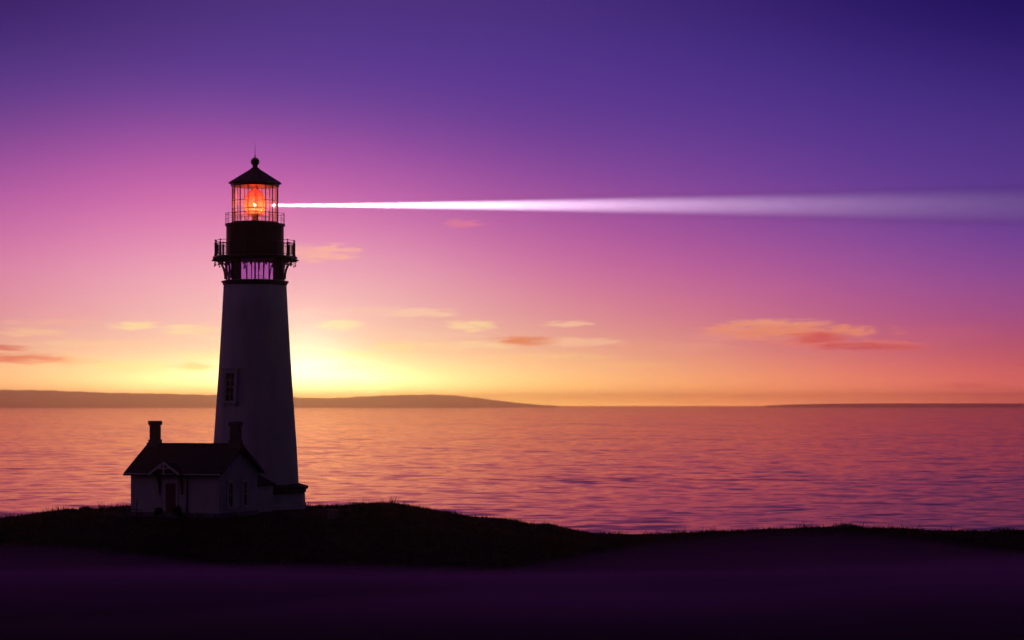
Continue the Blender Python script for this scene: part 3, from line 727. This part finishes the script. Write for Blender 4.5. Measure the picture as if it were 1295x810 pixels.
SKY = {  # azimuth column: list of (height above the horizon, colour)
 0: [(0,(48,22,100)),(50,(60,35,115)),(100,(76,50,135)),(150,(100,60,145)),(200,(137,72,156)),(250,(176,88,170)),(300,(204,106,174)),(350,(226,130,176)),(400,(232,145,165)),(430,(238,165,155)),(460,(243,188,140)),(490,(246,185,118)),(513,(235,140,85))],
 216: [(0,(68,42,122)),(50,(78,50,132)),(100,(94,58,148)),(150,(132,72,160)),(200,(180,87,171)),(250,(215,105,178)),(300,(233,134,186)),(350,(240,166,192)),(400,(240,185,188)),(430,(245,208,185)),(460,(252,222,165)),(490,(254,218,125)),(513,(250,180,80))],
 432: [(0,(75,50,132)),(50,(80,52,142)),(100,(90,58,152)),(150,(118,68,158)),(200,(165,82,170)),(250,(203,102,180)),(300,(226,134,186)),(350,(238,172,190)),(400,(242,198,188)),(440,(250,225,180)),(480,(254,232,150)),(505,(253,210,100)),(513,(252,200,85))],
 648: [(0,(70,45,127)),(50,(73,48,137)),(100,(82,52,146)),(150,(94,56,150)),(200,(122,65,156)),(250,(160,78,162)),(300,(190,92,168)),(350,(216,118,168)),(400,(228,152,160)),(430,(236,175,155)),(460,(246,202,145)),(490,(253,215,122)),(513,(253,200,98))],
 864: [(0,(58,36,118)),(50,(66,43,131)),(100,(76,49,142)),(150,(87,55,147)),(200,(108,63,155)),(250,(132,70,160)),(300,(165,80,162)),(350,(196,98,162)),(400,(220,122,152)),(450,(232,155,132)),(480,(241,168,108)),(500,(246,168,92)),(513,(246,165,88))],
 1080: [(0,(34,18,102)),(50,(45,28,115)),(100,(61,42,130)),(150,(72,48,140)),(200,(85,53,147)),(250,(102,62,155)),(300,(132,75,160)),(350,(165,85,160)),(400,(190,92,148)),(430,(203,98,130)),(460,(222,114,112)),(490,(236,132,96)),(513,(236,136,90))],
 1296: [(0,(20,6,86)),(50,(32,16,100)),(100,(47,29,117)),(150,(65,42,131)),(200,(77,51,140)),(250,(84,55,146)),(300,(98,60,154)),(350,(132,73,158)),(400,(163,80,143)),(430,(180,80,122)),(460,(196,84,100)),(490,(212,92,84)),(513,(203,86,80))],
}
SKY[-400] = [(y, tuple(v * .82 for v in c)) for y, c in SKY[0]]
SKY[1720] = [(y, tuple(v * .78 for v in c)) for y, c in SKY[1296]]
VM = 1200.0
t = mt('DIVIDE', V, VM, clamp=True)
tot = None; csum = None
for px_, st in sorted(SKY.items()):
    r = N.new('ShaderNodeValToRGB'); cr = r.color_ramp; cr.interpolation = 'B_SPLINE'
    top = lin(st[0][1])
    stops = [(1.0, tuple(c * .28 for c in top)), (800 / VM, tuple(c * .5 for c in top)), (640 / VM, tuple(c * .75 for c in top))] + [((513 - y) / VM, lin(c)) for y, c in st]
    stops.sort()
    cr.elements[0].position = stops[0][0]; cr.elements[0].color = (*stops[0][1], 1)
    cr.elements[1].position = stops[-1][0]; cr.elements[1].color = (*stops[-1][1], 1)
    for p_, c_ in stops[1:-1]:
        e = cr.elements.new(p_); e.color = (*c_, 1)
    L.new(t, r.inputs[0])
    d = mt('DIVIDE', mt('SUBTRACT', U, px_ - 647.5), 135.0 if 0 <= px_ <= 1296 else 230.0)
    w = mt('EXPONENT', mt('MULTIPLY', mt('MULTIPLY', d, d), -0.5)); w = mt('ADD', w, 1e-7)
    sc = N.new('ShaderNodeVectorMath'); sc.operation = 'SCALE'; L.new(r.outputs[0], sc.inputs[0]); L.new(w, sc.inputs[3])
    if csum is None: csum, tot = sc.outputs[0], w
    else:
        ad = N.new('ShaderNodeVectorMath'); ad.operation = 'ADD'; L.new(csum, ad.inputs[0]); L.new(sc.outputs[0], ad.inputs[1]); csum = ad.outputs[0]; tot = mt('ADD', tot, w)
dv = N.new('ShaderNodeVectorMath'); dv.operation = 'SCALE'; L.new(csum, dv.inputs[0]); L.new(mt('DIVIDE', 1.0, tot), dv.inputs[3])
col = dv.outputs[0]
# glow round the low sun
def glow(cx, cy, sx, sy, c, k, col):
    a = mt('DIVIDE', mt('SUBTRACT', U, cx - 647.5), sx); b = mt('DIVIDE', mt('SUBTRACT', V, HOR - cy), sy)
    g = mt('EXPONENT', mt('MULTIPLY', mt('ADD', mt('MULTIPLY', a, a), mt('MULTIPLY', b, b)), -0.5)); g = mt('MULTIPLY', g, k)
    return mix(g, col, tuple(c), 'ADD')
# clouds: (x, y, half width, half height, colour, strength)
mp = N.new('ShaderNodeCombineXYZ'); L.new(mt('MULTIPLY', U, 1 / 34.0), mp.inputs[0]); L.new(mt('MULTIPLY', V, 1 / 4.6), mp.inputs[1])
nz = N.new('ShaderNodeTexNoise'); nz.inputs['Scale'].default_value = 1.0; nz.inputs['Detail'].default_value = 7; nz.inputs['Roughness'].default_value = .58; nz.inputs['Distortion'].default_value = .5; L.new(mp.outputs[0], nz.inputs['Vector'])
nf = nz.outputs['Fac']
CLOUDS = [
 (1000, 422, 88, 8.5, (240,145,115), .75), (980, 411, 52, 4.5, (243,160,130), .6), (1035, 429, 30, 6, (215,85,85), .75), (1082, 440, 42, 4, (205,85,90), .8), (1065, 437, 70, 4.5, (235,125,110), .5), (925, 426, 40, 5, (240,160,150), .35),
 (665, 432.5, 32, 5, (225,125,85), .85), (725, 434, 48, 5, (250,195,160), .6), (718, 411, 24, 3.5, (250,200,165), .6), (605, 437, 45, 4, (252,215,165), .5),
 (594, 413, 24, 6, (253,215,165), .6), (530, 397, 34, 4.5, (252,208,170), .55), (430, 413, 24, 6, (255,228,170), .65), (410, 322, 38, 9, (246,175,165), .6), (385, 316, 20, 6, (246,170,170), .4), (585, 284, 22, 4, (240,130,150), .3),
 (505, 439, 32, 4.5, (255,222,150), .5), (430, 467, 30, 3.5, (252,205,120), .45), (480, 395, 60, 5, (245,195,180), .4), (560, 441, 30, 3, (250,210,160), .3),
 (172, 414.5, 26, 5, (253,222,165), .75), (245, 419, 30, 5.5, (253,222,170), .6), (45, 423, 32, 5, (250,195,160), .6), (32, 456, 44, 5.5, (215,105,85), .95), (10, 443, 26, 3.5, (215,110,100), .75), (85, 459, 40, 5, (248,190,130), .5),
 (175, 464, 50, 5, (253,212,140), .6), (243, 466, 28, 4, (235,160,90), .75), (165, 471, 60, 4, (250,200,130), .4), (90, 398, 40, 5, (240,165,170), .3), (1210, 489, 26, 2.5, (190,80,75), .4), (505, 425, 90, 4, (250,205,180), .25),
 (120, 437, 70, 3.5, (252,205,160), .4), (290, 452, 60, 4, (255,225,150), .45), (460, 450, 50, 3, (255,225,150), .45), (700, 452, 60, 3, (252,205,140), .35), (345, 398, 60, 5, (250,205,190), .35), (1130, 442, 30, 3, (215,95,95), .6), (940, 418, 40, 3.5, (243,165,145), .5), (70, 411, 50, 3.5, (245,180,165), .4), (770, 462, 70, 3, (250,190,130), .3),
 (1180, 425, 60, 8, (205,100,130), .25), (860, 440, 60, 5, (240,165,140), .25), (330, 430, 60, 6, (255,225,180), .35),
]
uv = N.new('ShaderNodeCombineXYZ'); L.new(U, uv.inputs[0]); L.new(V, uv.inputs[1]); UV = uv.outputs[0]
nb = mt('MULTIPLY_ADD', nf, 3.6, -.68)
CLOUDS.sort(key=lambda q: -q[4][1])
nb2 = mt('ADD', nb, .30)
for (cx, cy, sx, sy, c, k) in CLOUDS:
    a = N.new('ShaderNodeVectorMath'); a.operation = 'MULTIPLY_ADD'; L.new(UV, a.inputs[0]); a.inputs[1].default_value = (1 / sx, 1 / sy, 0); a.inputs[2].default_value = (-(cx - 647.5) / sx, -(HOR + 1 - cy) / sy, 0)
    d = N.new('ShaderNodeVectorMath'); d.operation = 'DOT_PRODUCT'; L.new(a.outputs[0], d.inputs[0]); L.new(a.outputs[0], d.inputs[1])
    n = N.new('ShaderNodeMapRange'); n.interpolation_type = 'SMOOTHSTEP'; L.new(mt('MULTIPLY_ADD', d.outputs['Value'], -.55 if c[1] < 130 else -.48, nb2 if c[1] < 130 else nb), n.inputs[0]); n.inputs['From Min'].default_value = 0.0; n.inputs['From Max'].default_value = 1.7 if c[1] < 130 else 1.15; n.inputs['To Max'].default_value = min(1, k * 1.7)
    col = mix(n.outputs[0], col, lin(c))
boost = mt('MULTIPLY_ADD', mt('EXPONENT', mt('MULTIPLY', mt('MAXIMUM', V, 0.0), -1 / 24.0)), 3.4, 1.0); boost = mt('MULTIPLY_ADD', mt('EXPONENT', mt('MULTIPLY', mt('MAXIMUM', V, 0.0), -1 / 9.0)), 5.0, boost)
bs = N.new('ShaderNodeVectorMath'); bs.operation = 'SCALE'; L.new(col, bs.inputs[0]); L.new(boost, bs.inputs[3]); col = bs.outputs[0]
col = glow(SUNPX, 487, 56, 17, (1.0, .80, .36), 3.6, col)
col = glow(SUNPX - 12, 497, 120, 16, (1.0, .64, .26), 3.4, col)
col = glow(SUNPX - 55, 488, 170, 22, (1.0, .62, .24), 1.5, col)
col = glow(SUNPX, 470, 42, 40, (1.0, .92, .70), .55, col)
col = glow(SUNPX - 40, 430, 190, 85, (1.0, .68, .55), .14, col)
# away from the sunset the sky is dim violet; a little redder on the left
el = mt('ARCTANGENT', mt('DIVIDE', V, F))
side = smooth(X, -0.7, 0.15)
back = mix(side, (0.054, 0.022, 0.066), (0.003, 0.003, 0.016))
back = mix(smooth(Zd, 0.35, 0.95), back, (0.020, 0.010, 0.040))
front = mt('MULTIPLY', smooth(Y, 0.35, 0.88), smooth(Zd, 0.75, 0.30))
col = mix(front, back, col)
sky = N.new('ShaderNodeTexSky'); sky.sky_type = 'NISHITA'; sky.sun_disc = False; sky.sun_elevation = SEL; sky.sun_rotation = SAZ; sky.altitude = 30
nk = N.new('ShaderNodeVectorMath'); nk.operation = 'SCALE'; L.new(sky.outputs[0], nk.inputs[0]); nk.inputs[3].default_value = 0.0008
ad = N.new('ShaderNodeVectorMath'); ad.operation = 'ADD'; L.new(col, ad.inputs[0]); L.new(nk.outputs[0], ad.inputs[1])
bg = N.new('ShaderNodeBackground'); L.new(ad.outputs[0], bg.inputs[0]); bg.inputs[1].default_value = 1.0
wo = N.new('ShaderNodeOutputWorld'); L.new(bg.outputs[0], wo.inputs[0])
W_.cycles.sampling_method = 'MANUAL'; W_.cycles.sample_map_resolution = 2048

# ------------------------------------------------------------------ camera and render
cd = bpy.data.cameras.new('camera'); cam = bpy.data.objects.new('camera', cd); COL.objects.link(cam); S.camera = cam
cam.location = (0, 0, CAMZ); cam.rotation_euler = (PI / 2, 0, 0); cd.sensor_width = 36; cd.lens = 36 * F / 1295.0
cd.shift_y = (HOR - 405) / 1295.0; cd.clip_start = .5; cd.clip_end = 300000
cd.dof.use_dof = True; cd.dof.focus_distance = 186; cd.dof.aperture_fstop = 0.75
S.view_settings.view_transform = 'Standard'; S.view_settings.look = 'None'; S.view_settings.exposure = 0; S.view_settings.gamma = 1
S.view_settings.use_curve_mapping = False
S.cycles.use_denoising = True; S.cycles.max_bounces = 6; S.cycles.volume_bounces = 4; S.cycles.transparent_max_bounces = 24
S.cycles.sample_clamp_indirect = 4; S.cycles.caustics_reflective = False; S.cycles.caustics_refractive = False
